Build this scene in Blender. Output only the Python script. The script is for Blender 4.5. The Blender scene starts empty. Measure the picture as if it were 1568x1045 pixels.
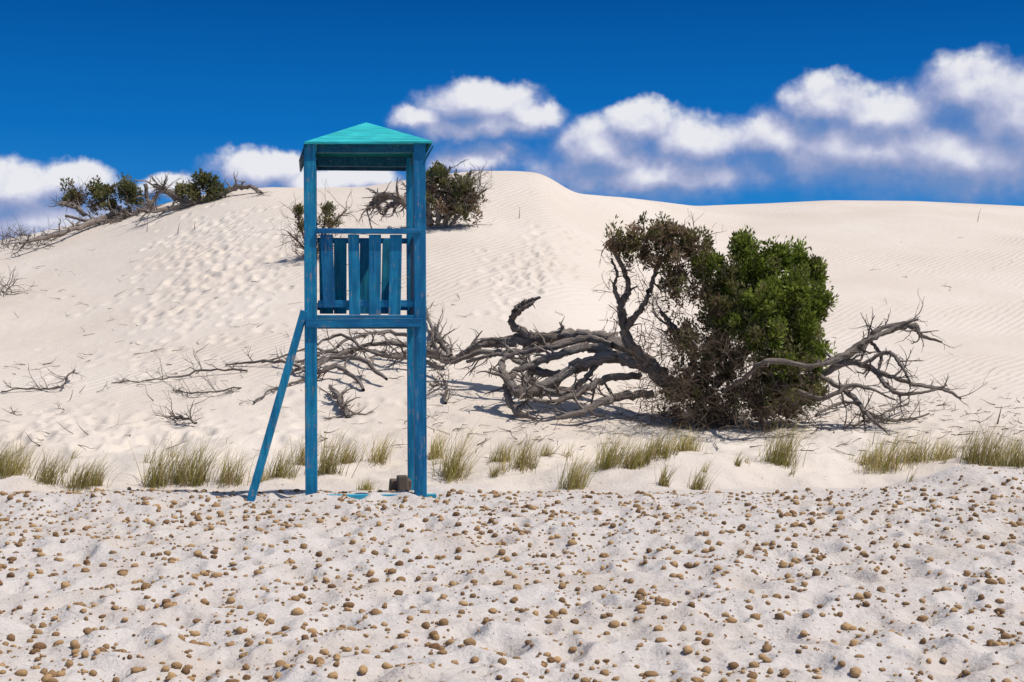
import bpy, math, random
import numpy as np
from mathutils import Vector
random.seed(7); rng=np.random.default_rng(7)
sc=bpy.context.scene
F=2178.0; CX=784.0; CY=522.5
def W(px,py,d): return np.array([(px-CX)/F*d, d, (CY-py)/F*d])

# ---------------------------------------------------------------- noise
_tab=rng.random((256,256))
def vnoise(x,y):
    xi=np.floor(x).astype(int); yi=np.floor(y).astype(int)
    fx=x-xi; fy=y-yi
    fx=fx*fx*fx*(fx*(fx*6-15)+10); fy=fy*fy*fy*(fy*(fy*6-15)+10)
    a=_tab[xi%256,yi%256]; b=_tab[(xi+1)%256,yi%256]
    c=_tab[xi%256,(yi+1)%256]; e=_tab[(xi+1)%256,(yi+1)%256]
    return (a*(1-fx)+b*fx)*(1-fy)+(c*(1-fx)+e*fx)*fy-0.5
def fbm(x,y,oct=4,g=0.5):
    s=0;a=1
    for i in range(oct):
        xr=x*.8-y*.6; yr=x*.6+y*.8
        s=s+a*vnoise(xr*(2**i)+i*17.3,yr*(2**i)+i*9.1); a*=g; x,y=xr,yr
    return s
def sstep(a,b,x):
    t=np.clip((x-a)/(b-a),0,1); return t*t*(3-2*t)

# ---------------------------------------------------------------- terrain
crest=np.array([(-1200,520),(-500,440),(-200,395),(0,368),(60,356),(120,342),(200,325),(280,305),(350,291),(410,287),(480,288),(560,286),(620,276),(680,266),(735,262),(790,262),(822,264),(845,274),(865,288),(885,297),(960,303),(1010,309),(1065,316),(1110,314),(1170,312),(1270,307),(1400,308),(1568,316),(1800,325),(2400,370),(3200,470)],float)
_pa=np.arange(-1200,3200,4.0)
_sharp=np.interp(_pa,crest[:,0],crest[:,1])
def gsm(v,s):
    k=np.arange(-int(3*s),int(3*s)+1); w=np.exp(-k*k/(2*s*s)); w/=w.sum()
    return np.convolve(np.pad(v,len(k)//2,mode='edge'),w,'valid')
_sh=gsm(_sharp,2.0); _smo=gsm(_sharp,34)
_bd=np.arange(-80,22,0.05)
_bz=gsm(np.interp(_bd,[-80,-20,0,6,10,13.6,15.0,15.9,17.2,19.0,22],[-6,-3.2,-1.9,-1.80,-1.73,-1.63,-1.585,-1.71,-1.64,-1.36,-0.93]),8)
def H(x,y):
    x=np.asarray(x,float); y=np.asarray(y,float)
    a=x/np.maximum(y,12.0)*F+CX
    dc=43+15*sstep(825,1150,a)+3*sstep(500,0,a)
    zb=np.interp(y,_bd,_bz)
    t=(y-19.0)/(dc-19.0)
    tc=np.clip(t,0,1)
    k=sstep(.66,.98,t)
    py=np.interp(a,_pa,_smo)*(1-k)+np.interp(a,_pa,_sh)*k
    s1=(CY-py)/F
    s0=-1.36/19.0
    g=1-(1-tc)**1.55
    s=s0+(s1-s0)*g
    back=np.maximum(y-dc,0)/22.0
    s=s*np.exp(-back**2)
    zd=s*y
    z=np.where(y<19.0,zb,zd)
    m=sstep(19.5,26,y)*sstep(1.0,.75,t)
    z=z+m*(0.34*vnoise(x*0.13+3,y*0.10)+0.10*vnoise(x*.33+31,y*.22+7))
    hm=sstep(15.6,16.6,y)*sstep(20.5,18.5,y)
    z=z+hm*0.22*fbm(x*0.8+40,y*1.2,3)
    z=z+0.30*np.exp(-((x-5.9)/1.5)**2-((y-15.7)/0.7)**2)
    z=z+0.10*np.exp(-((x-4.9)/0.35)**2-((y-15.5)/0.4)**2)
    z=z+0.22*np.exp(-((x-2.2)/1.3)**4-((y-17.3)/0.42)**2)
    z=z+0.07*fbm(x*0.55+9,y*0.5,3)*sstep(2,6,y)*sstep(16,14,y)*(1-np.exp(-((x+1.6)/1.6)**2-((y-15)/1.2)**2))
    return z
def hit(px,py,dmin=15.2,dmax=70):
    ds=np.arange(dmin,dmax,0.04)
    zs=H((px-CX)/F*ds,ds)
    yy=CY-zs/ds*F
    i=np.where(yy<=py)[0]
    d=ds[i[0]] if len(i) else 43.0
    return (px-CX)/F*d, d, float(H((px-CX)/F*d,d))
def G(px,py,d0=15.2,up=0.0):
    x,y,z=hit(px,py,d0); return np.array([x,y,z+up])

def fine(x,y):
    near=sstep(17.0,14.5,y)
    r=np.abs(fbm(x*3.3,y*2.6,3))
    z=near*(0.050*fbm(x*2.2+5,y*2.0,3,.45)+0.010*vnoise(x*13,y*12)+0.040*(r-0.2))
    mid=sstep(15,18,y)*sstep(60,25,y)
    z=z+mid*(0.018*fbm(x*1.7,y*1.3,3)+0.006*vnoise(x*6,y*5))
    low=sstep(15.5,17,y)*sstep(24,19,y)
    z=z+low*(0.045*fbm(x*2.6+3,y*2.2,3))
    return z
# ---------------------------------------------------------------- mesh helpers
def mesh_np(name,V,Fc,nv,mat=None,smooth=True,col=None,uv=None):
    me=bpy.data.meshes.new(name)
    V=np.asarray(V,np.float32); Fc=np.asarray(Fc,np.int32)
    me.vertices.add(len(V)); me.vertices.foreach_set('co',V.ravel())
    n=len(Fc); me.loops.add(n*nv); me.loops.foreach_set('vertex_index',Fc.ravel())
    me.polygons.add(n); me.polygons.foreach_set('loop_start',np.arange(0,n*nv,nv,dtype=np.int32))
    me.polygons.foreach_set('loop_total',np.full(n,nv,np.int32))
    if smooth: me.polygons.foreach_set('use_smooth',np.ones(n,bool))
    if col is not None:
        c=me.color_attributes.new('Col','FLOAT_COLOR','POINT')
        cc=np.ones((len(V),4),np.float32); cc[:,:3]=col; c.data.foreach_set('color',cc.ravel())
    if uv is not None:
        l=me.uv_layers.new(name='UVMap'); l.data.foreach_set('uv',np.asarray(uv,np.float32)[Fc.ravel()].ravel())
    me.update(); me.validate()
    ob=bpy.data.objects.new(name,me); sc.collection.objects.link(ob)
    if mat: me.materials.append(mat)
    return ob
def new_mat(name,rough=.8):
    m=bpy.data.materials.new(name); m.use_nodes=True
    nt=m.node_tree; b=nt.nodes['Principled BSDF']; b.inputs['Roughness'].default_value=rough
    b.inputs['Specular IOR Level'].default_value=0.25
    return m,nt,b
def N(nt,t,**k):
    n=nt.nodes.new(t)
    for a,v in k.items(): setattr(n,a,v)
    return n
def ramp(nt,stops,fac):
    r=N(nt,'ShaderNodeValToRGB'); e=r.color_ramp.elements
    while len(e)<len(stops): e.new(.5)
    for i,(p,c) in enumerate(stops): e[i].position=p; e[i].color=(*c,1)
    nt.links.new(fac,r.inputs[0]); return r.outputs[0]
def noise(nt,vec,scale,detail=4,rough=.55,dist=0):
    n=N(nt,'ShaderNodeTexNoise'); n.inputs['Scale'].default_value=scale; n.inputs['Detail'].default_value=detail
    n.inputs['Roughness'].default_value=rough; n.inputs['Distortion'].default_value=dist
    if vec is not None: nt.links.new(vec,n.inputs['Vector'])
    return n.outputs['Fac']
def math_(nt,op,a,b=None,c=None,clamp=False):
    n=N(nt,'ShaderNodeMath',operation=op); n.use_clamp=clamp
    for i,v in enumerate((a,b,c)):
        if v is None: continue
        if isinstance(v,(int,float)): n.inputs[i].default_value=v
        else: nt.links.new(v,n.inputs[i])
    return n.outputs[0]
def mixc(nt,f,a,b,mode='MIX'):
    n=N(nt,'ShaderNodeMix',data_type='RGBA',blend_type=mode)
    for s,v in ((n.inputs[0],f),(n.inputs[6],a),(n.inputs[7],b)):
        if isinstance(v,(int,float)): s.default_value=v
        elif isinstance(v,tuple): s.default_value=(*v,1)
        else: nt.links.new(v,s)
    return n.outputs[2]
def maprange(nt,v,a,b,c=0,d=1,smooth=True):
    n=N(nt,'ShaderNodeMapRange'); n.interpolation_type='SMOOTHSTEP' if smooth else 'LINEAR'
    nt.links.new(v,n.inputs[0])
    for i,q in enumerate((a,b,c,d)):
        if isinstance(q,(int,float)): n.inputs[i+1].default_value=q
        else: nt.links.new(q,n.inputs[i+1])
    return n.outputs[0]

# ---------------------------------------------------------------- sand material
ms,nt,b=new_mat('sand',.95); b.inputs['Specular IOR Level'].default_value=.1
tc=N(nt,'ShaderNodeTexCoord'); P=tc.outputs['Object']
sx=N(nt,'ShaderNodeSeparateXYZ'); nt.links.new(P,sx.inputs[0]); Y=sx.outputs['Y']; X=sx.outputs['X']
far=maprange(nt,Y,14.5,18.5)
n1=noise(nt,P,1.6,4); n2=noise(nt,P,38,3,.7); n3=noise(nt,P,.28,2)
fore=ramp(nt,[(.3,(.48,.43,.395)),(.7,(.60,.555,.52))],n2)
fore=mixc(nt,maprange(nt,n1,.4,.75),fore,(.51,.44,.385))
dune=ramp(nt,[(.3,(.60,.515,.435)),(.7,(.66,.585,.51))],n3)
dune=mixc(nt,maprange(nt,n2,.4,.75,0,.3),dune,(.53,.455,.385))
col=mixc(nt,far,fore,dune)
sp=noise(nt,P,24,2,.5); spm=math_(nt,'MULTIPLY',maprange(nt,sp,.655,.71),maprange(nt,n1,.40,.60))
spm=math_(nt,'MULTIPLY',spm,maprange(nt,Y,36,20))
col=mixc(nt,math_(nt,'MULTIPLY',spm,.62),col,(.17,.12,.08))
nt.links.new(col,b.inputs['Base Color'])
wv=N(nt,'ShaderNodeTexWave',wave_type='BANDS',bands_direction='X')
mp=N(nt,'ShaderNodeMapping'); mp.inputs['Rotation'].default_value=(0,0,math.radians(35)); nt.links.new(P,mp.inputs[0]); nt.links.new(mp.outputs[0],wv.inputs['Vector'])
wv.inputs['Scale'].default_value=1.7; wv.inputs['Distortion'].default_value=6.5; wv.inputs['Detail'].default_value=2; wv.inputs['Detail Scale'].default_value=.4
rm=math_(nt,'MULTIPLY',maprange(nt,Y,19,26),maprange(nt,noise(nt,P,.16,1),.38,.6))
rip=math_(nt,'MULTIPLY',wv.outputs['Fac'],math_(nt,'MULTIPLY',rm,.016))
gr=math_(nt,'MULTIPLY',noise(nt,P,26,4,.62),math_(nt,'SUBTRACT',.022,math_(nt,'MULTIPLY',far,.012)))
gr2=math_(nt,'MULTIPLY',noise(nt,P,4.5,3,.6),math_(nt,'MULTIPLY',far,.022))
hgt=math_(nt,'ADD',rip,math_(nt,'ADD',gr,gr2))
bp=N(nt,'ShaderNodeBump'); bp.inputs['Strength'].default_value=.85; bp.inputs['Distance'].default_value=1
nt.links.new(hgt,bp.inputs['Height']); nt.links.new(bp.outputs[0],b.inputs['Normal'])

# ---------------------------------------------------------------- terrain mesh
ratio=1.0030
rows=[5.5]
while rows[-1]<66: rows.append(rows[-1]*ratio)
rows=np.array([-80,-50,-30,-15,-5,0,2,3.5,4.5,5]+rows+[70,76,84,95,110,140,180,250,400,700,1300,2600])
sc_=np.linspace(-1,1,760)
so=np.array([1.1,1.25,1.5,1.9,2.5,3.5,5,8,14])
ss=np.concatenate([-so[::-1],sc_,so])
wd=0.44*np.maximum(rows,4)+0.8
XX=ss[None,:]*wd[:,None]; YY=np.repeat(rows[:,None],len(ss),1)
ZZ=H(XX,YY)+fine(XX,YY)
def pit(x,y,r,dp,rim):
    i0,i1=np.searchsorted(rows,[y-.6,y+.6])
    w=.44*y+.8
    j0,j1=np.searchsorted(ss,[(x-.6)/w,(x+.6)/w])
    dx=XX[i0:i1,j0:j1]-x; dy=YY[i0:i1,j0:j1]-y
    q=np.sqrt(dx**2+(dy/1.4)**2)/r
    ZZ[i0:i1,j0:j1]+= -dp*np.exp(-q**2*1.2)+rim*np.exp(-((q-1.55)/.4)**2)
def pits(n,cpx,cpy,spx,spy,ang,k=1.0):
    for i in range(n):
        px=rng.normal(cpx,spx); py=rng.normal(cpy,spy)+ (px-cpx)*ang
        if py<300 or py>690: continue
        x,y,z=hit(px,py,17,60)
        if y>58: continue
        pit(x,y,rng.uniform(.08,.15),.045*k,.016*k)
pits(300,330,400,55,45,-.25); pits(110,815,405,40,26,-.6); pits(60,230,500,110,60,0,.6); pits(90,150,660,110,20,0,.8); pits(40,560,640,100,25,0,.6); pits(40,1420,650,120,20,0,.6)
for i in range(520):
    y=rng.uniform(6,15); x=rng.uniform(-1,1)*.42*y; pit(x,y,rng.uniform(.06,.17),rng.uniform(.02,.048),.012)
nr,nc=XX.shape
V=np.stack([XX,YY,ZZ],-1).reshape(-1,3)
idx=np.arange(nr*nc).reshape(nr,nc)
Q=np.stack([idx[:-1,:-1],idx[:-1,1:],idx[1:,1:],idx[1:,:-1]],-1).reshape(-1,4)
mesh_np('sand_dune_ground',V,Q,4,ms)
def ZG(xs,ys):
    xs=np.asarray(xs);ys=np.asarray(ys); w=.44*np.maximum(ys,4)+.8
    i=np.clip(np.searchsorted(rows,ys),1,nr-1); j=np.clip(np.searchsorted(ss,xs/w),1,nc-1)
    return (ZZ[i,j]+ZZ[i-1,j-1])/2

# ---------------------------------------------------------------- tubes
class Tubes:
    def __init__(s): s.V=[];s.F=[];s.U=[];s.n=0
    def tube(s,pts,rad,seg=7,gnarl=0.0):
        pts=np.asarray(pts,float); rad=np.asarray(rad,float); n=len(pts)
        if n<2: return
        T=np.gradient(pts,axis=0); T/=np.linalg.norm(T,axis=1)[:,None]+1e-9
        ref=np.array([.31,.2,.93]); 
        A=np.cross(T,ref); A/=np.linalg.norm(A,axis=1)[:,None]+1e-9; B=np.cross(T,A)
        th=np.linspace(0,2*np.pi,seg+1)[:-1]
        L=np.concatenate([[0],np.cumsum(np.linalg.norm(np.diff(pts,axis=0),axis=1))])
        tw=th[None,:]+L[:,None]*1.5
        rr=rad[:,None]*(1+gnarl*(np.sin(th*2+1)[None,:]*.5+np.sin(th*3+4)[None,:]*.35)+gnarl*.5*rng.normal(size=(n,seg))*.5)
        ring=pts[:,None,:]+A[:,None,:]*(np.cos(tw)*rr)[...,None]+B[:,None,:]*(np.sin(tw)*rr)[...,None]
        s.V.append(ring.reshape(-1,3))
        u=np.repeat(th[None,:]/(2*np.pi),n,0); v=np.repeat(L[:,None],seg,1)
        s.U.append(np.stack([np.abs(u-.5)*2,v+rng.random()*20],-1).reshape(-1,2))
        I=np.arange(n*seg).reshape(n,seg); J=np.roll(I,-1,1)
        s.F.append(np.stack([I[:-1],J[:-1],J[1:],I[1:]],-1).reshape(-1,4)+s.n); s.n+=n*seg
    def build(s,name,mat): return mesh_np(name,np.concatenate(s.V),np.concatenate(s.F),4,mat,True,None,np.concatenate(s.U))
def catmull(P,k=8):
    P=np.asarray(P,float); Q=np.vstack([2*P[0]-P[1],P,2*P[-1]-P[-2]]); out=[]
    for i in range(1,len(Q)-2):
        for t in np.linspace(0,1,k,endpoint=False):
            out.append(.5*((2*Q[i])+(-Q[i-1]+Q[i+1])*t+(2*Q[i-1]-5*Q[i]+4*Q[i+1]-Q[i+2])*t*t+(-Q[i-1]+3*Q[i]-3*Q[i+1]+Q[i+2])*t**3))
    out.append(P[-1]); return np.array(out)
def unit(v): return v/(np.linalg.norm(v)+1e-9)
def grow(T,p,d,L,r,lev,wig=.35,up=0.0,seg=5,kids=3,ground=True):
    n=max(4,int(L/0.07)); n=min(n,16); st=L/n; pts=[p.copy()]; d=unit(d)
    for i in range(n):
        d=unit(d+rng.normal(size=3)*wig*.6+np.array([0,0,up*.15]))
        q=pts[-1]+d*st
        if ground:
            h=float(H(q[0],q[1]))+.01
            if q[2]<h: q[2]=h; d[2]=abs(d[2])*.3
        pts.append(q)
    pts=np.array(pts); rad=np.linspace(r,max(r*.25,.0022),len(pts))
    T.tube(pts,rad,seg if r>.012 else 4,.1)
    if lev>0:
        for k in range(kids):
            i=rng.integers(1,len(pts)-1)
            dd=unit(unit(pts[min(i+1,n)]-pts[i-1])+rng.normal(size=3)*.75)
            grow(T,pts[i],dd,L*rng.uniform(.35,.7),rad[i]*.65,lev-1,wig,up,seg,kids,ground)
    return pts
DOFF=0.0; RS=1.0
def limb(T,pl,twigs=6,tl=.5,lev=1,jit=.02,dr=104.0,up=.1,gn=.32,k=8):
    P=[];R=[]
    for q in pl:
        P.append(W(q[0],q[1],q[2]+DOFF)); R.append(q[3]/dr*RS)
    C=catmull(P,k); m=len(C); R=np.interp(np.linspace(0,len(P)-1,m),range(len(P)),R)
    C=C+rng.normal(size=C.shape)*jit*np.clip(R[:,None]*12,.2,1)
    hh=H(C[:,0],C[:,1])-R*.3; C[:,2]=np.maximum(C[:,2],hh)
    T.tube(C,R,10 if max(R)>.04 else 6,gn)
    for i in range(twigs):
        j=rng.integers(m//4,m); t=unit(C[min(j+1,m-1)]-C[j-1])
        grow(T,C[j],t+rng.normal(size=3)*.8+np.array([0,0,.1]),tl*rng.uniform(.4,1.2),max(R[j]*.5,.006),lev,.4,up)
    return C
def wood(name,c1,c2,c3=(.14,.10,.075)):
    m,nt,b=new_mat(name,.85); tc=N(nt,'ShaderNodeTexCoord'); mp=N(nt,'ShaderNodeMapping'); mp.inputs['Scale'].default_value=(14,1.6,1)
    nt.links.new(tc.outputs['UV'],mp.inputs[0]); f=noise(nt,mp.outputs[0],1.4,4,.65,.4)
    g=noise(nt,tc.outputs['Object'],3,2)
    c=ramp(nt,[(.36,tuple(x*.3 for x in c1)),(.48,c1),(.66,c2)],f)
    c=mixc(nt,maprange(nt,g,.4,.65,0,.5),c,c3)
    nt.links.new(c,b.inputs['Base Color']); bp=N(nt,'ShaderNodeBump'); bp.inputs['Strength'].default_value=.9; bp.inputs['Distance'].default_value=.04
    nt.links.new(f,bp.inputs['Height']); nt.links.new(bp.outputs[0],b.inputs['Normal']); return m
m_dead=wood('dead_wood',(.25,.205,.175),(.45,.39,.34))
m_twig=wood('brown_twig',(.22,.155,.11),(.40,.30,.22))

# ---------------------------------------------------------------- foliage
def foliage_mat():
    m,nt,b=new_mat('juniper_foliage',.6); a=N(nt,'ShaderNodeAttribute'); a.attribute_name='Col'
    nt.links.new(a.outputs['Color'],b.inputs['Base Color'])
    tr=N(nt,'ShaderNodeBsdfTranslucent'); nt.links.new(a.outputs['Color'],tr.inputs['Color'])
    mx=N(nt,'ShaderNodeMixShader'); mx.inputs[0].default_value=.35; o=nt.nodes['Material Output']
    nt.links.new(b.outputs[0],mx.inputs[1]); nt.links.new(tr.outputs[0],mx.inputs[2]); nt.links.new(mx.outputs[0],o.inputs[0]); return m
m_fol=foliage_mat()
GREEN=((.085,.13,.016),(.33,.38,.055)); OLIVE=((.11,.11,.035),(.32,.285,.11)); BROWN=((.17,.11,.07),(.44,.31,.19)); DGREEN=((.05,.065,.025),(.17,.18,.065))
class Leaves:
    def __init__(s): s.V=[];s.C=[]
    def clump(s,c,r,n,pal,size,upb=.6,shade=1.0):
        d=rng.normal(size=(n,3)); d/=np.linalg.norm(d,axis=1)[:,None]
        ax=unit(np.array([rng.normal()*.35,rng.normal()*.35,1.0])); el_=rng.uniform(1.0,2.2)
        p=d*(r*rng.random(n)**.5)[:,None]
        p=c+p+ax*(p@ax)[:,None]*(el_-1)
        dirn=d*.55+ax*upb+rng.normal(size=(n,3))*.4; dirn/=np.linalg.norm(dirn,axis=1)[:,None]
        sd=np.cross(dirn,rng.normal(size=(n,3))); sd/=np.linalg.norm(sd,axis=1)[:,None]+1e-9
        L=size*rng.uniform(.6,1.5,n)[:,None]; w=L*.20
        q=np.stack([p,p+dirn*L*.5+sd*w,p+dirn*L,p+dirn*L*.5-sd*w],1)
        s.V.append(q.reshape(-1,3))
        f=np.clip(rng.random(n)*.75+.25*(d[:,2]+.3),0,1)[:,None]
        col=(np.array(pal[0])*(1-f)+np.array(pal[1])*f)*shade
        s.C.append(np.repeat(col,4,0))
    def blob(s,c,rad,ncl,nl,pal,pal2=None,mixp=0,cr=(.1,.22),size=.06,inner=.5,spike=.22):
        for i in range(ncl):
            d=unit(rng.normal(size=3)); rr=rng.uniform(inner,1.0)*(1+spike*rng.normal())
            q=c+d*rad*rr
            h=float(H(q[0],q[1]))
            if q[2]<h+.03: q[2]=h+rng.uniform(.03,.2)
            pp=pal2 if (pal2 and rng.random()<mixp) else pal
            s.clump(q,rng.uniform(*cr),nl,pp,size,shade=rng.uniform(.5,1.2))
    def build(s,name):
        V=np.concatenate(s.V); return mesh_np(name,V,np.arange(len(V)).reshape(-1,4),4,m_fol,False,np.concatenate(s.C))
def parent(name,loc,kids):
    e=bpy.data.objects.new(name,None); e.location=loc; e.empty_display_size=.3; sc.collection.objects.link(e)
    for k in kids:
        k.parent=e; k.matrix_parent_inverse.translation=-Vector(loc)
    return e

# ---- main juniper
TD=float(hit(1080,652,17)[1]); DOFF=TD-20.75; RS=.66
print('tree d',TD)
T=Tubes()
limb(T,[(1045,606,20.9,17),(990,562,21,15),(940,547,21.2,14),(885,560,21,13),(845,588,20.8,12),(800,602,20.6,11),(776,580,20.8,9),(770,552,21,7),(795,540,21,4)],12,.5)
limb(T,[(1020,575,21.2,16),(965,537,21.6,16),(930,517,21.8,14),(880,512,22,14),(830,518,22,15),(770,522,22.2,13),(730,532,22.4,11),(692,552,22.5,8),(655,546,22.5,3)],14,.5)
limb(T,[(832,520,22,11),(803,510,22,9),(784,496,22,8),(790,474,21.9,7),(806,463,21.9,6),(828,456,21.8,3)],1,.2,0)
limb(T,[(787,485,21.9,6),(800,474,21.8,6),(812,466,21.7,5),(818,462,21.7,2)],1,.15,0)
limb(T,[(940,530,21.6,9),(900,520,21.7,9),(850,530,21.7,9),(800,540,21.9,8),(740,540,22,7),(690,556,22,4)],8,.4)
limb(T,[(960,552,21.2,12),(905,533,21.4,10),(862,541,21.3,9),(820,556,21.2,9),(785,574,21,9),(778,603,20.8,8),(793,632,20.5,7),(820,641,20.3,3)],10,.45)
limb(T,[(900,560,21.3,8),(860,572,21.2,8),(815,566,21.3,8),(780,545,21.5,6),(750,545,21.6,5),(715,555,21.8,4)],10,.45)
limb(T,[(925,548,21.3,8),(900,575,21,7),(870,600,20.6,7),(840,598,20.5,5),(812,585,20.5,3)],7,.4)
limb(T,[(830,520,22,8),(800,545,21.9,7),(812,575,21.8,6),(790,600,21.5,4)],6,.35)
limb(T,[(1000,600,20.9,9),(940,610,20.6,9),(890,630,20.2,7),(850,640,20.1,4)],7,.4)
limb(T,[(980,575,21,8),(930,580,20.8,8),(890,600,20.6,7),(850,615,20.4,6),(815,612,20.4,3)],7,.4)
limb(T,[(992,562,21,14),(962,525,21,12),(951,475,21,9),(962,440,21,7),(948,400,21,6),(930,372,21,3)],8,.45)
limb(T,[(957,505,21,9),(985,467,20.9,7),(1000,430,20.9,6),(1012,390,20.9,4)],6,.45)
limb(T,[(952,470,21,6),(940,440,21,5),(945,420,21,3),(935,395,21,2)],4,.3)
limb(T,[(1045,590,21,11),(1062,540,21,9),(1035,505,21,8),(1012,478,21,5)],5,.45)
limb(T,[(1060,606,20.9,18),(1090,545,21,14),(1130,480,21,10),(1170,415,21,5)],8,.5)
limb(T,[(1095,590,20.9,13),(1150,530,21,10),(1215,470,21,5)],8,.5)
limb(T,[(1150,585,20.7,8),(1176,556,20.5,7),(1230,563,20.5,7),(1280,549,20.6,8),(1320,526,20.7,7),(1360,507,20.7,6),(1398,498,20.7,6),(1412,514,20.7,4),(1443,524,20.7,2)],12,.5)
limb(T,[(1180,575,20.8,9),(1250,577,20.7,8),(1300,556,20.7,7),(1350,571,20.6,6),(1400,589,20.5,5),(1448,597,20.4,4),(1472,612,20.3,2)],14,.5)
limb(T,[(1280,560,20.9,7),(1320,530,21,7),(1345,505,21,5),(1388,494,21,4),(1406,490,21,2)],6,.4)
limb(T,[(1255,575,20.6,7),(1300,602,20.4,6),(1328,636,20,4),(1358,662,19.7,2)],9,.45)
limb(T,[(1318,560,20.6,5),(1358,540,20.5,5),(1380,560,20.4,4),(1396,592,20.3,2)],6,.35)
limb(T,[(1340,570,20.6,5),(1370,600,20.3,5),(1410,602,20.2,3),(1450,590,20.2,2)],6,.35)
limb(T,[(1200,590,20.6,6),(1260,610,20.2,5),(1310,590,20.2,4),(1370,612,20,2)],9,.4)
limb(T,[(1330,520,20.8,5),(1350,545,20.7,4),(1345,575,20.6,3),(1372,600,20.4,2)],5,.3)
limb(T,[(1110,600,20.4,6),(1140,580,20.0,6),(1175,553,19.6,6),(1240,560,19.6,5),(1290,548,19.8,3)],4,.3)
tw=Tubes()
for i in range(640):
    px=rng.uniform(968,1250); py=rng.uniform(515,664)
    if px>1150 and py<570: continue
    p=W(px,py,TD+rng.uniform(-1.2,.5))
    p[2]=max(p[2],float(H(p[0],p[1]))+.03)
    grow(tw,p,np.array([rng.normal()*.8,rng.normal()*.6-.3,rng.uniform(-.1,.9)]),rng.uniform(.2,.5),.0065,1,.35,0,4,3)
for i in range(150):
    px=rng.uniform(930,1095); py=rng.uniform(350,505); p=W(px,py,TD+rng.uniform(-.4,.5))
    grow(tw,p,np.array([rng.normal(),rng.normal(),rng.normal()]),rng.uniform(.2,.4),.006,1,.35,0,4,3,False)
Lv=Leaves()
def bl(px,py,rx,ry,n,pal,pal2=None,mp=0,d=None,nl=80,dd=None,cr=(.05,.13),inner=.35,size=.06,sc_=None,k=1.9,spike=.2):
    d=d or TD; sc_=sc_ or F/d
    Lv.blob(W(px,py,d),np.array([rx/sc_,(dd or rx*1.0)/sc_,ry/sc_]),int(n*k),nl,pal,pal2,mp,cr,size,inner=inner,spike=spike)
# separate lobes with gaps between them
bl(1140,386,17,24,20,GREEN,OLIVE,.2); bl(1165,415,34,24,28,GREEN,OLIVE,.15); bl(1192,396,18,20,15,GREEN); bl(1222,405,13,24,14,GREEN); bl(1250,418,11,18,11,GREEN,OLIVE,.2)
bl(1085,408,26,22,18,OLIVE,GREEN,.5,spike=.3); bl(1118,432,32,26,24,GREEN,OLIVE,.4)
bl(1215,446,34,26,30,GREEN,OLIVE,.1,d=TD-.35); bl(1175,462,36,26,30,GREEN,OLIVE,.2,d=TD-.5); bl(1252,470,20,30,22,GREEN,OLIVE,.1)
bl(1225,505,36,28,32,GREEN,OLIVE,.3,d=TD-.3); bl(1170,510,42,28,30,OLIVE,GREEN,.55,d=TD-.5); bl(1125,490,38,34,26,OLIVE,GREEN,.4,d=TD-.2); bl(1085,470,28,34,18,OLIVE,BROWN,.5)
bl(1200,550,45,26,26,OLIVE,GREEN,.5,d=TD-.4); bl(1245,548,22,26,16,OLIVE,GREEN,.5); bl(1180,480,60,70,40,OLIVE,GREEN,.5,d=TD+.5)
bl(1015,358,38,16,20,OLIVE,BROWN,.5,spike=.32); bl(958,374,28,15,12,BROWN,OLIVE,.4,spike=.32); bl(1005,394,40,20,11,OLIVE,BROWN,.6); bl(1032,438,34,30,11,BROWN,OLIVE,.3)
bl(1060,380,22,22,10,OLIVE,BROWN,.4); bl(1055,510,36,36,9,BROWN,OLIVE,.3)
bl(1100,555,55,42,24,BROWN,OLIVE,.45); bl(1205,592,50,26,26,OLIVE,GREEN,.4); bl(1150,605,80,32,24,BROWN,OLIVE,.5)
bl(1050,602,62,34,17,BROWN,OLIVE,.2); bl(1232,604,32,18,13,OLIVE,GREEN,.4); bl(1080,638,60,15,13,BROWN,OLIVE,.2); bl(1190,630,55,12,9,OLIVE,BROWN,.5)
base=tuple(W(1080,652,TD))
parent('juniper_tree',base,[T.build('trunk_and_limbs',m_dead),tw.build('twigs',m_twig),Lv.build('foliage')])

# ---- crest bushes (each stands on the dune surface at its foot)
def bush(name,foot,blobs,limbs,twn,twbox,dref,twl=(.3,.8)):
    global Lv,DOFF,RS
    d=float(hit(foot[0],foot[1],18)[1]); d=min(d,43.5); DOFF=d-dref; RS=.8
    Lv=Leaves(); T=Tubes()
    for l in limbs: limb(T,l,9,.7,1,.02,F/d)
    for i in range(twn):
        x0,x1,y0,y1=twbox; p=W(rng.uniform(x0,x1),rng.uniform(y0,y1),d+rng.uniform(-.5,.5)); p[2]=max(p[2],float(H(p[0],p[1]))+.03)
        grow(T,p,np.array([rng.normal()*.8,rng.normal()*.4,rng.uniform(-.1,.9)]),rng.uniform(*twl),.010,1,.35,0,4,3)
    for q in blobs: bl(q[0],q[1],q[2],q[3],q[4],q[5],q[6] if len(q)>6 else None,q[7] if len(q)>7 else 0,d=d,nl=48,cr=(.06,.15) if name!='dry_bush' else (.04,.09),size=.10 if name!='dry_bush' else .06,k=1.8,inner=.2)
    kids=[T.build('branches',m_dead if name!='dry_bush' else m_twig)]
    if blobs: kids.append(Lv.build('foliage'))
    return parent(name,tuple(W(foot[0],foot[1],d)),kids)
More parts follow.
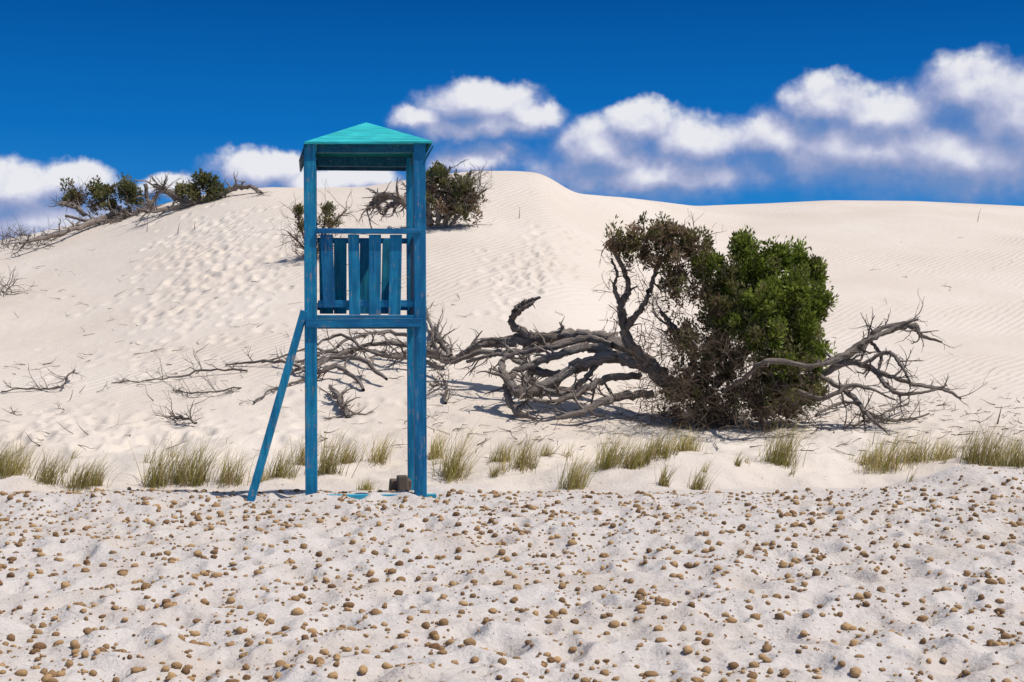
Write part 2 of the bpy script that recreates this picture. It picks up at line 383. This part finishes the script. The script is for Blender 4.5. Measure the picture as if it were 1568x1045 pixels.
bush('juniper_bush',(165,334),[(150,294,34,14,22,DGREEN,OLIVE,.5),(195,291,28,15,18,DGREEN,OLIVE,.3),(115,303,18,18,13,OLIVE,BROWN,.5),(160,314,40,9,9,OLIVE,BROWN,.4),(205,306,18,12,6,OLIVE)],
 [[(200,322,43,7),(170,330,42.7,6),(130,345,42,5),(85,360,41,4),(30,372,40,3)],[(180,318,43,5),(190,340,42.6,4),(185,368,42,3)],[(225,318,43,5),(205,338,42.6,4),(170,352,42,3)],[(222,283,43,4),(228,320,43,4),(224,352,42.6,3)],[(130,330,42.6,4),(115,318,42.5,4),(92,312,42.5,2)],[(240,300,43,4),(215,325,42.8,4),(150,340,42.3,3),(100,330,42,2)]],26,(90,240,292,335),43)
bush('juniper_bush',(300,314),[(314,277,20,9,11,DGREEN,OLIVE,.3),(290,293,22,11,12,DGREEN,OLIVE,.5),(330,290,18,10,8,DGREEN),(310,303,26,6,5,OLIVE)],
 [[(295,310,43.5,6),(335,298,43.5,5),(365,287,43.5,5),(392,289,43.5,4),(402,310,43.4,3)],[(290,312,43.5,6),(262,296,43.5,5),(235,284,43.4,4)],[(300,312,43.5,5),(265,318,43.2,4),(225,325,42.6,3)],[(270,305,43.5,4),(250,292,43.5,3),(238,298,43.5,2)]],20,(245,345,285,312),43.5)
bush('juniper_bush',(685,350),[(672,268,26,10,11,DGREEN,OLIVE,.4),(692,292,32,18,14,OLIVE,DGREEN,.4),(664,302,20,22,11,OLIVE,BROWN,.5),(716,314,20,14,9,BROWN,OLIVE,.4),(690,325,36,14,12,BROWN,OLIVE,.4),(712,286,14,10,5,OLIVE)],
 [[(662,345,38,8),(630,318,38,8),(605,302,38,7),(580,300,38,6),(564,322,38,4)],[(640,325,38,6),(615,308,38,6),(592,320,38,3)],[(660,345,38,7),(645,300,38,6),(625,285,38,3)],[(680,345,38,5),(700,300,38,4),(722,262,38,2)],[(690,345,38,4),(720,310,38,3),(745,290,38,1.5)],[(670,345,38,5),(672,300,38,4),(690,255,38,2)],[(595,302,38,5),(580,308,38,5),(572,318,38,4)]],120,(645,735,265,350),38,(.25,.65))
bush('dry_bush',(485,398),[(458,324,9,6,7,DGREEN,OLIVE,.4),(502,320,12,5,7,OLIVE,DGREEN,.5),(506,340,14,9,7,OLIVE,BROWN,.4),(462,348,10,8,4,OLIVE,BROWN,.5)],
 [[(482,393,31.5,3),(500,355,31.5,2),(530,322,31.5,1.5)],[(480,393,31.5,3),(462,355,31.5,2),(454,322,31.5,1)],[(478,393,31.5,2),(458,372,31.5,2),(440,355,31.5,1)],[(484,393,31.5,2),(495,350,31.5,2),(500,320,31.5,1)]],130,(452,520,345,396),31.5,(.12,.3))
DOFF=0;RS=1
T=Tubes()
for i in range(60):
    p=G(rng.uniform(0,85),rng.uniform(362,385),20,.05); grow(T,p,np.array([rng.normal()*.9,rng.normal()*.4,rng.uniform(.0,.9)]),rng.uniform(.3,.9),.012,1,.4,0,4,3)
for i in range(18):
    p=G(rng.uniform(-5,22),rng.uniform(440,458),20,.05); grow(T,p,np.array([rng.normal()*.9,0,rng.uniform(.1,1)]),rng.uniform(.3,.8),.012,1,.4,0,4,3)
T.build('dead_shrub',m_dead)

# ---- dead branches lying on the dune
def lying(T,pl,tw=8,tl=.4,up=.04,lev=1):
    P=[];R=[]
    for (px,py,r,h) in pl:
        p=G(px,py+h*40,17,up+h*.8); P.append(p); R.append(r*.75*p[1]/F)
    C=catmull(P,6); m=len(C); R=np.interp(np.linspace(0,len(P)-1,m),range(len(P)),R); C=C+rng.normal(size=C.shape)*.015
    T.tube(C,R,6,.25)
    for i in range(tw):
        j=rng.integers(0,m-1); t=unit(C[min(j+1,m-1)]-C[max(j-1,0)])
        grow(T,C[j],t+rng.normal(size=3)*.7+np.array([0,0,.25]),tl*rng.uniform(.4,1.2),max(R[j]*.5,.005),lev,.4,0)
T=Tubes()
for pl in [[(690,560,7,.2),(640,548,6,.3),(590,540,5,.3),(540,545,5,.2),(500,560,4,.1),(440,575,3,0)],
 [(680,575,5,.2),(630,560,5,.2),(570,555,4,.3),(520,530,3,.35),(470,545,2,.2),(400,560,2,0)],
 [(640,525,4,.1),(590,518,4,.2),(550,525,3,.2),(500,545,3,.1),(455,560,2,0)],
 [(560,600,4,0),(520,575,5,.2),(480,580,4,.1),(430,560,3,.1),(345,562,2,0)],
 [(590,590,4,.1),(550,565,5,.3),(500,562,4,.2),(470,585,3,0),(420,600,2,0),(390,620,2,0)],
 [(640,540,4,.1),(600,555,4,.2),(560,545,4,.2),(520,550,3,.1),(480,540,2,.1)],
 [(655,545,5,.1),(662,515,4,.1),(655,490,3,.1),(650,475,2,.1)],[(690,552,6,.1),(672,530,5,.1),(668,508,3,.1)],
 [(534,642,6,0),(526,630,7,.05),(515,612,5,.1),(505,600,3,.1)],[(680,620,4,0),(685,600,3,.15),(660,605,2,.2)],
 [(380,570,2,0),(310,575,2,.05),(250,585,1.5,0),(170,590,1,0)],[(370,600,1.5,0),(300,608,1.5,.05),(270,600,1,0)],
 [(115,575,2,.2),(95,598,2,.05),(60,600,2,0),(0,603,1.5,0)],[(300,652,2.5,0),(280,648,2.5,.05),(268,645,2,0)],[(800,590,5,.1),(850,605,5,.1),(910,600,4,.1)],
 [(1250,640,3,0),(1300,625,3,.1),(1360,650,3,0),(1420,640,2,0)],[(1290,660,3,0),(1340,650,3,.1),(1390,625,2,.1)]]:
    lying(T,pl,16)
T.build('dead_branches',m_dead)
T=Tubes()
for i in range(620):
    r=rng.random()
    if r<.6: px=rng.uniform(650,1568); py=rng.normal(650,24)
    elif r<.87: px=rng.uniform(0,700); py=rng.uniform(400,690)
    else: px=rng.uniform(0,1568); py=rng.uniform(340,660)
    if py>705 or py<335: continue
    p=G(px,py,17,.012)
    grow(T,p,np.array([rng.normal(),rng.normal()*.6,.05+.5*(rng.random()<.2)]),rng.uniform(.06,.34),rng.uniform(.003,.009),1 if rng.random()<.4 else 0,.35,0,4,2)
for (px,py,l) in [(1497,340,.5),(1527,652,.3),(225,355,.7),(272,358,.3),(298,352,.25),(795,335,.3)]:
    grow(T,G(px,py,17,0),np.array([.1,0,1]),l,.012,0,.2,.5)
T.build('twig_litter',m_twig)

# ---------------------------------------------------------------- pebbles
def ico(sub):
    import bmesh
    bm=bmesh.new(); bmesh.ops.create_icosphere(bm,subdivisions=sub,radius=1)
    v=np.array([x.co[:] for x in bm.verts]); f=np.array([[q.index for q in x.verts] for x in bm.faces]); bm.free(); return v,f
def scatter(name,n,rmin,rmax,pw,sub,mat,ylo=5.6,yhi=15.5,cols=((.17,.09,.04),(.46,.29,.14)),bury=.3,clus=True):
    v,f=ico(sub); VV=[];FF=[];CC=[];k=0
    ys=[];xs=[]
    while len(xs)<n:
        y=rng.uniform(ylo,yhi); x=rng.uniform(-1,1)*(.42*y+.6)
        if clus:
            c=.66+.7*float(vnoise(np.array([x*1.1]),np.array([y*1.4]))[0])+.35*float(sstep(9,15,y))
            if rng.random()>c: continue
        if y>14.2 and -2.3<x<-.8 and rng.random()<.5: continue
        xs.append(x);ys.append(y)
    xs=np.array(xs);ys=np.array(ys); zs=ZG(xs,ys)
    for x,y,z in zip(xs,ys,zs):
        r=rmin+(rmax-rmin)*rng.random()**pw
        s=np.array([r*rng.uniform(.8,1.4),r*rng.uniform(.75,1.2),r*rng.uniform(.6,.98)])
        q=v*(1+.16*np.sin(v@rng.normal(size=3)*2.5+rng.random()*6)+.08*np.sin(v@rng.normal(size=3)*5))[:,None]*s
        a=rng.random()*6.28; ca,sa=math.cos(a),math.sin(a)
        q=np.stack([q[:,0]*ca-q[:,1]*sa,q[:,0]*sa+q[:,1]*ca,q[:,2]],1)+np.array([x,y,z+s[2]*(1-2*bury)])
        VV.append(q);FF.append(f+k);k+=len(v)
        t=rng.random(); c=np.array(cols[0])*(1-t)+np.array(cols[1])*t
        CC.append(np.repeat(c[None],len(v),0))
    return mesh_np(name,np.concatenate(VV),np.concatenate(FF),3,mat,True,np.concatenate(CC))
mp_,nt,b=new_mat('pebble',.85); a=N(nt,'ShaderNodeAttribute'); a.attribute_name='Col'; tc=N(nt,'ShaderNodeTexCoord')
f=noise(nt,tc.outputs['Object'],90,3,.7); c=mixc(nt,maprange(nt,f,.45,.8,.0,.25),a.outputs['Color'],(.48,.36,.23)); nt.links.new(c,b.inputs['Base Color'])
bp=N(nt,'ShaderNodeBump'); bp.inputs['Distance'].default_value=.01; bp.inputs['Strength'].default_value=.7; nt.links.new(f,bp.inputs['Height']); nt.links.new(bp.outputs[0],b.inputs['Normal'])
scatter('pebbles',6000,.009,.031,2.4,2,mp_)
scatter('pebble_grit',6000,.003,.008,1.5,1,mp_,bury=.2)

# ---------------------------------------------------------------- grass
mg,nt,b=new_mat('dune_grass',.6); a=N(nt,'ShaderNodeAttribute'); a.attribute_name='Col'; nt.links.new(a.outputs['Color'],b.inputs['Base Color'])
tr=N(nt,'ShaderNodeBsdfTranslucent'); nt.links.new(a.outputs['Color'],tr.inputs['Color']); mx=N(nt,'ShaderNodeMixShader'); mx.inputs[0].default_value=.35
nt.links.new(b.outputs[0],mx.inputs[1]); nt.links.new(tr.outputs[0],mx.inputs[2]); nt.links.new(mx.outputs[0],nt.nodes['Material Output'].inputs[0])
GV=[];GF=[];GC=[];gk=0
def tuft(px,py,h,sp,n):
    global gk
    x,y,z=hit(px,py,15.6); hm=h*y/F*1.3; sm=sp*y/F*.85
    tone=rng.uniform(.85,1.25)
    for i in range(n):
        bx=x+rng.normal()*sm*.5; by=y+rng.normal()*sm*.35; bz=float(H(bx,by))-.02
        L=hm*rng.uniform(.35,1.25); a=rng.random()*6.28; lean=rng.uniform(.05,.55)
        d=np.array([math.cos(a)*lean+.15,math.sin(a)*lean,1.0]); bend=np.array([rng.uniform(-.1,.6),rng.normal()*.2,-rng.uniform(.1,.6)])
        w=rng.uniform(.0028,.005); sd=unit(np.array([math.cos(a+1.5),math.sin(a+1.5)*.5,0]))
        pts=[]
        for t in (0,.35,.7,1.0):
            c=np.array([bx,by,bz])+d*L*t+bend*L*t*t*.6
            ww=w*(1-t*.85); pts+=[c-sd*ww,c+sd*ww]
        GV.extend(pts)
        for k in range(3): GF.append([gk+2*k,gk+2*k+1,gk+2*k+3,gk+2*k+2])
        gk+=8
        t=rng.random(); c0=np.array([.30,.29,.07]) if t<.42 else (np.array([.50,.42,.16]) if t<.78 else np.array([.58,.44,.26]))
        c0=np.minimum(c0*rng.uniform(.55,1.15)*tone,.75)
        for k in range(8): GC.append(c0*(.8+.06*k)+np.array([.02,.01,0])*k*.5)
tl=[(15,728,42,30),(-10,725,42,30),(70,740,45,24),(125,745,40,30),(145,742,30,12),(238,745,62,22),(275,738,55,18),(300,740,60,22),(350,742,48,24),(428,735,48,24),(465,712,40,16),(500,725,58,24),(530,710,32,22),(578,712,44,16),(692,730,62,24),(665,702,34,16),(765,708,30,22),(800,715,38,22),(875,748,54,24),(932,714,48,26),(965,718,42,18),(1010,697,34,26),(1050,692,30,26),(1192,710,54,32),(1015,745,32,10),(1067,750,32,14),(1350,720,50,36),(1395,712,40,26),(1440,708,34,26),(1490,712,54,26),(1520,714,50,26),(1555,716,44,30),(835,702,22,10),(560,750,16,14),(755,732,26,6),(1128,715,22,5),(1325,715,30,14),(985,712,30,14),(400,742,25,8)]
for q in tl: tuft(*q,int(q[3]*6.5)+16)
for i in range(26): tuft(rng.uniform(-60,1640),rng.uniform(690,745),rng.uniform(15,32),8,14)
mesh_np('dune_grass',GV,GF,4,mg,True,np.array(GC))

# ---------------------------------------------------------------- lifeguard tower
def paint(name,axis,base,alt,chip=.60,wear=(.30,.24,.19)):
    m,nt,b=new_mat(name,.6); tc=N(nt,'ShaderNodeTexCoord'); mp=N(nt,'ShaderNodeMapping')
    s=[16,16,16]; s[axis]=1.4; mp.inputs['Scale'].default_value=s; nt.links.new(tc.outputs['Object'],mp.inputs[0])
    g=noise(nt,mp.outputs[0],1.6,5,.6,.3); oi=N(nt,'ShaderNodeObjectInfo')
    big=noise(nt,tc.outputs['Object'],3.2,4,.6)
    c=mixc(nt,maprange(nt,big,.45,.65),base,alt)
    c=mixc(nt,maprange(nt,g,.36,.56,.5,0),c,tuple(x*.4 for x in base))
    c=mixc(nt,maprange(nt,g,.55,.72,0,.25),c,tuple(min(1,x*1.5+.04) for x in alt))
    hv=N(nt,'ShaderNodeHueSaturation'); nt.links.new(c,hv.inputs['Color']); nt.links.new(maprange(nt,oi.outputs['Random'],0,1,.8,1.2,False),hv.inputs['Value']); 
    nt.links.new(maprange(nt,oi.outputs['Random'],0,1,.505,.48,False),hv.inputs['Hue'])
    cm=noise(nt,mp.outputs[0],3.2,6,.75,.2); cm=math_(nt,'ADD',math_(nt,'MULTIPLY',cm,.6),math_(nt,'MULTIPLY',noise(nt,tc.outputs['Object'],9,5,.7),.4))
    c=mixc(nt,maprange(nt,cm,chip-.03,chip+.03,0,.85),hv.outputs[0],wear)
    nt.links.new(c,b.inputs['Base Color']); bp=N(nt,'ShaderNodeBump'); bp.inputs['Distance'].default_value=.008; bp.inputs['Strength'].default_value=.7
    nt.links.new(math_(nt,'SUBTRACT',g,cm),bp.inputs['Height']); nt.links.new(bp.outputs[0],b.inputs['Normal']); return m
BL=(.006,.145,.33); TE=(.012,.20,.38)
pv=paint('blue_paint_vertical',2,BL,TE,.585); ph=paint('blue_paint_horizontal',0,BL,TE,.61); pd=paint('blue_paint_shaded',1,(.004,.065,.13),(.008,.095,.16),.60)  # last one: same blue darkened, shade of under-roof and side parts put into colour
proof=paint('teal_roof_paint',0,(.02,.33,.39),(.03,.39,.43),.70,(.22,.4,.42))
O=np.array([(477-CX)/F*14.7,14.7,0]); ew=np.array([.9978,.066,0]); ed=np.array([-.1396,.990,0]); ez=np.array([0,0,1.])
def tw_(w,d,z): return O+ew*w+ed*d+ez*z
parts=[]
def solid(name,C,mat,bev=.006,faces=None):
    me=bpy.data.meshes.new(name); me.from_pydata([tuple(c) for c in C],[],faces or [(0,3,2,1),(4,5,6,7),(0,1,5,4),(1,2,6,5),(2,3,7,6),(3,0,4,7)]); me.update()
    o=bpy.data.objects.new(name,me); sc.collection.objects.link(o); me.materials.append(mat)
    if bev: 
        md=o.modifiers.new('bevel','BEVEL'); md.width=bev; md.segments=2; md.limit_method='ANGLE'
    parts.append(o); return o
def box(name,w0,w1,d0,d1,z0,z1,mat,bev=.006,lean=(0,0),skew=0):
    C=[tw_(w,d,z) for z in (z0,z1) for (w,d) in ((w0,d0),(w1,d0),(w1,d1),(w0,d1))]
    C=[c+(ew*lean[0]+ed*lean[1] if i>=4 else 0) for i,c in enumerate(C)]
    if skew:
        for i in (1,2,5,6): C[i]=C[i]+ez*skew
    return solid(name,C,mat,bev)
Wd=1.125; Dp=1.02; h=.062
zb_=-1.78
box('post_front_left',-h,h,-h,h,zb_,2.03,pv,lean=(-.02,0))
box('post_front_right',Wd-h,Wd+h,-h,h,zb_,2.045,pv,lean=(-.015,0))
box('post_back_left',-h+.004,h+.004,Dp-h,Dp+h,zb_,2.03,pv,lean=(-.01,0))
box('post_back_right',Wd-h,Wd+h,Dp-h,Dp+h,zb_,2.03,pv,lean=(-.02,0))
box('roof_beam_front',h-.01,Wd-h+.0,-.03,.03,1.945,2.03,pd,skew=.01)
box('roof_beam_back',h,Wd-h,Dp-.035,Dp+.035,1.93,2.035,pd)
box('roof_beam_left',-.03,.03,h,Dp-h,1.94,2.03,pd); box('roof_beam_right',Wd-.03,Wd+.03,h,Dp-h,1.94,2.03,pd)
e0,e1=-.075,Wd+.115; f0,f1=-.10,Dp+.10
zt=2.045; lo=[tw_(e0,f0,zt),tw_(e1,f0,zt+.02),tw_(e1,f1,zt+.01),tw_(e0,f1,zt)]
ap=tw_((e0+e1)/2,(f0+f1)/2,2.345)
th=np.array([0,0,.025])
solid('roof',[*lo,ap,*[q-th for q in lo],ap-th],proof,.004,[(0,1,4),(1,2,4),(2,3,4),(3,0,4),(6,5,9),(7,6,9),(8,7,9),(5,8,9),(0,5,6,1),(1,6,7,2),(2,7,8,3),(3,8,5,0)])
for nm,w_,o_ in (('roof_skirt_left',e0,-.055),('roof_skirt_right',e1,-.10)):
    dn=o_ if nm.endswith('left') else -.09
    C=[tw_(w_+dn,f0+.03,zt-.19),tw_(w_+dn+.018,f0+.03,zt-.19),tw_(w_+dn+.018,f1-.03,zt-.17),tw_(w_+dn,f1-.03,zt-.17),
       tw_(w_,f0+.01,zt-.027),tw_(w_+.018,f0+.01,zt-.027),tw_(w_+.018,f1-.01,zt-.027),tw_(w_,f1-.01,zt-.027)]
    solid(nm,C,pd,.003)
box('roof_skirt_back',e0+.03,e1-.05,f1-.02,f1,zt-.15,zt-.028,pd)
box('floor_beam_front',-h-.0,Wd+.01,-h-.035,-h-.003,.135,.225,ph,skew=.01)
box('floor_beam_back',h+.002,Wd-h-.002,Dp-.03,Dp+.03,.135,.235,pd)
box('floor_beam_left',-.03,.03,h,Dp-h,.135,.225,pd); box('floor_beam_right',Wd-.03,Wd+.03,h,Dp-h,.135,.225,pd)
nb=7
for i in range(nb):
    a0=-h+.005+(Dp+2*h)*i/nb
    w0,w1=(-.01+h,Wd-h) if i in (0,nb-1) else (-.05,Wd+.05)
    box('floor_board_%d'%(i+1),w0,w1,a0,a0+(Dp+2*h)/nb-.012,.240,.268,ph,.003)
box('rail_top_front',.05,Wd+.0,-h-.032,-h-.002,1.105,1.16,ph,skew=.0)
box('rail_bottom_front',h+.002,Wd-h-.002,-.03,.002,.345,.42,ph,skew=.005)
xs=[(.10,.215),(.385,.50),(.585,.71),(.79,.915)]
for i,(a0,a1) in enumerate(xs[1:]):
    box('slat_front_%d'%(i+1),a0,a1,-.055,-.033,.27,1.10,pv,.003,lean=((-.012,.004,.015)[i],0))
box('slat_front_4',.12,.245,-.055,-.033,.345,1.10,pv,.003,lean=(-.03,0))
box('rail_top_back',h,Wd-h,Dp-.02,Dp+.02,1.08,1.14,ph); box('rail_bottom_back',h,Wd-h,Dp-.02,Dp+.02,.34,.42,ph)
tp=paint('teal_paint_slat',2,(.012,.20,.33),(.02,.28,.38),.60)
for i,(a0,a1) in enumerate([(.09,.24),(.245,.385),(.52,.63),(.76,.87)]):
    box('slat_back_%d'%(i+1),a0,a1,Dp-.045,Dp-.022,.3,1.12,tp,.003,lean=(.01*(i-1),0))
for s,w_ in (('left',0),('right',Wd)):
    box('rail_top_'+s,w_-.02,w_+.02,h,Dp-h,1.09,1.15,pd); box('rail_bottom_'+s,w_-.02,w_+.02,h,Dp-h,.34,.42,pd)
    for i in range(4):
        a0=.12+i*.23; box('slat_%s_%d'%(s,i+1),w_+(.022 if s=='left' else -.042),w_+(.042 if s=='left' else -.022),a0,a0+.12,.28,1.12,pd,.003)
A=np.array([(466-CX)/F*14.66,14.66,(CY-476)/F*14.66]); B_=np.array([(380-CX)/F*14.5,14.5,(CY-768)/F*14.5-.08])
ax=unit(A-B_); s1=unit(np.cross(ax,[0,1,0])); s2=np.array([0,1,0.])
C=[B_+s1*a_*.04+s2*b_*.035 for a_,b_ in ((-1,-1),(1,-1),(1,1),(-1,1))]+[A+s1*a_*.036+s2*b_*.035 for a_,b_ in ((-1,-1),(1,-1),(1,1),(-1,1))]
solid('diagonal_brace',C,pv,.006)
box('ground_sill',h+.002,Wd+.16,-.05,.03,-1.68,-1.588,paint('light_blue_paint',0,(.03,.24,.42),(.05,.33,.5),.6),skew=.0)
mw=wood('footing_wood',(.13,.10,.075),(.24,.18,.13))
box('footing_block',Wd-.30,Wd-.07,.55,.78,-1.72,-1.50,mw,.015,lean=(.02,.01)); box('footing_stone',Wd-.20,Wd-.08,.45,.545,-1.72,-1.44,mw,.02,lean=(-.02,.01))
parent('lifeguard_tower',tuple(tw_(Wd/2,Dp/2,-1.6)),parts)

# ---------------------------------------------------------------- light
el=math.radians(60); az=math.radians(-18)
sd=Vector((math.cos(el)*math.cos(az),math.cos(el)*math.sin(az),math.sin(el)))
L=bpy.data.lights.new('sun','SUN'); L.energy=4.2; L.angle=math.radians(.53); L.color=(1,.955,.89)
lo_=bpy.data.objects.new('sun',L); lo_.rotation_euler=sd.to_track_quat('Z','Y').to_euler(); lo_.location=(5,-5,20); sc.collection.objects.link(lo_)
w=bpy.data.worlds.new('World'); sc.world=w; w.use_nodes=True; nt=w.node_tree; bg=nt.nodes['Background']; bg.inputs['Strength'].default_value=.1
sky=N(nt,'ShaderNodeTexSky',sky_type='NISHITA'); sky.sun_disc=False; sky.sun_elevation=el; sky.sun_rotation=math.radians(108); sky.altitude=0; sky.ozone_density=2
tc=N(nt,'ShaderNodeTexCoord'); nm=N(nt,'ShaderNodeVectorMath',operation='NORMALIZE'); nt.links.new(tc.outputs['Generated'],nm.inputs[0])
sp=N(nt,'ShaderNodeSeparateXYZ'); nt.links.new(nm.outputs[0],sp.inputs[0])
u=math_(nt,'ARCTAN2',sp.outputs['X'],sp.outputs['Y']); v=math_(nt,'ARCSINE',sp.outputs['Z'])
cb=N(nt,'ShaderNodeCombineXYZ'); nt.links.new(u,cb.inputs[0]); nt.links.new(v,cb.inputs[1]); UV=cb.outputs[0]
low=ramp(nt,[(0,(.8,3.2,6.6)),(.28,(.22,2.3,6.1)),(.52,(.04,1.55,5.1)),(.86,(.01,.80,3.3))],math_(nt,'MULTIPLY',v,3.6))
g=bpy.data.node_groups.new('cloud','ShaderNodeTree'); g.interface.new_socket('uv',in_out='INPUT',socket_type='NodeSocketVector'); g.interface.new_socket('D',in_out='OUTPUT',socket_type='NodeSocketFloat')
gi=N(g,'NodeGroupInput'); go=N(g,'NodeGroupOutput')
wn=N(g,'ShaderNodeTexNoise'); wn.inputs['Scale'].default_value=30; wn.inputs['Detail'].default_value=4; wn.inputs['Roughness'].default_value=.6; g.links.new(gi.outputs[0],wn.inputs['Vector'])
def vm(op,a,b_):
    n=N(g,'ShaderNodeVectorMath',operation=op)
    for i,q in enumerate((a,b_)):
        if q is None: continue
        if isinstance(q,tuple): n.inputs[i].default_value=q
        else: g.links.new(q,n.inputs[i])
    return n
wp=vm('ADD',gi.outputs[0],vm('MULTIPLY',vm('SUBTRACT',wn.outputs['Color'],(.5,.5,.5)).outputs[0],(.030,.024,0)).outputs[0]).outputs[0]
clouds=[(20,290,120,44),(105,275,70,30),(40,340,170,50),(270,285,50,20),(400,258,80,34),(440,248,45,22),(500,278,100,28),(560,268,50,20),
 (640,180,45,20),(735,160,95,38),(810,175,54,26),(735,195,115,22),(730,243,75,26),
 (925,228,85,48),(985,190,70,38),(1065,220,80,46),(1000,268,190,36),
 (1262,155,60,42),(1195,212,72,44),(1355,170,95,44),(1490,132,74,52),(1545,180,85,70),(1340,232,190,56),(1500,245,170,54),(1650,190,120,80)]
cur=None
for (px,py,rx,ry) in clouds:
    uc=math.atan((px-CX)/F); vc=math.atan((CY-py)/F*math.cos(uc))
    n=vm('SUBTRACT',wp,(uc,vc,0)); n=vm('MULTIPLY',n.outputs[0],(F/rx/1.12,F/ry/1.12,0)); ln=vm('LENGTH',n.outputs[0],None)
    o=math_(g,'SUBTRACT',1.0,ln.outputs['Value'])
    cur=o if cur is None else math_(g,'SMOOTH_MAX',cur,o,.3)
fn=N(g,'ShaderNodeTexNoise'); fn.inputs['Scale'].default_value=46; fn.inputs['Detail'].default_value=6; fn.inputs['Roughness'].default_value=.52; g.links.new(gi.outputs[0],fn.inputs['Vector'])
o=math_(g,'ADD',cur,math_(g,'MULTIPLY',math_(g,'SUBTRACT',fn.outputs['Fac'],.5),.62)); g.links.new(o,go.inputs[0])
def grp(vec):
    n=N(nt,'ShaderNodeGroup'); n.node_tree=g; nt.links.new(vec,n.inputs[0]); return n.outputs[0]
off=N(nt,'ShaderNodeVectorMath',operation='ADD'); nt.links.new(UV,off.inputs[0]); off.inputs[1].default_value=(.006,.016,0)
D1=grp(UV); D2=grp(off.outputs[0])
lit=math_(nt,'SUBTRACT',D1,D2)
edge=maprange(nt,lit,-.45,.75,smooth=False)
al=maprange(nt,D1,math_(nt,'MULTIPLY_ADD',edge,.25,-.30),math_(nt,'MULTIPLY_ADD',edge,-.35,.72))
al=math_(nt,'MULTIPLY',al,.94)
ccol=ramp(nt,[(.08,(1.9,2.9,5.4)),(.36,(3.3,3.8,5.9)),(.56,(4.9,5.2,7.0)),(.72,(6.9,7.0,8.1)),(.92,(8.6,8.6,8.9))],edge)
fin=mixc(nt,al,low,ccol); nt.links.new(fin,bg.inputs['Color'])
bg2=N(nt,'ShaderNodeBackground'); bg2.inputs['Strength'].default_value=.1; nt.links.new(sky.outputs[0],bg2.inputs['Color'])
up_=maprange(nt,v,.28,.50); dn_=maprange(nt,v,-.03,-.10)
ms_=N(nt,'ShaderNodeMixShader'); nt.links.new(math_(nt,'MAXIMUM',up_,dn_),ms_.inputs[0]); nt.links.new(bg.outputs[0],ms_.inputs[1]); nt.links.new(bg2.outputs[0],ms_.inputs[2])
nt.links.new(ms_.outputs[0],nt.nodes['World Output'].inputs[0])

cam=bpy.data.cameras.new('camera'); cam.lens=50; cam.sensor_width=36; cam.clip_end=6000; cam.clip_start=.1
co=bpy.data.objects.new('camera',cam); co.location=(0,0,0); co.rotation_euler=(math.radians(90),0,0); sc.collection.objects.link(co); sc.camera=co
sc.view_settings.view_transform='Standard'; sc.view_settings.look='None'; sc.view_settings.exposure=0
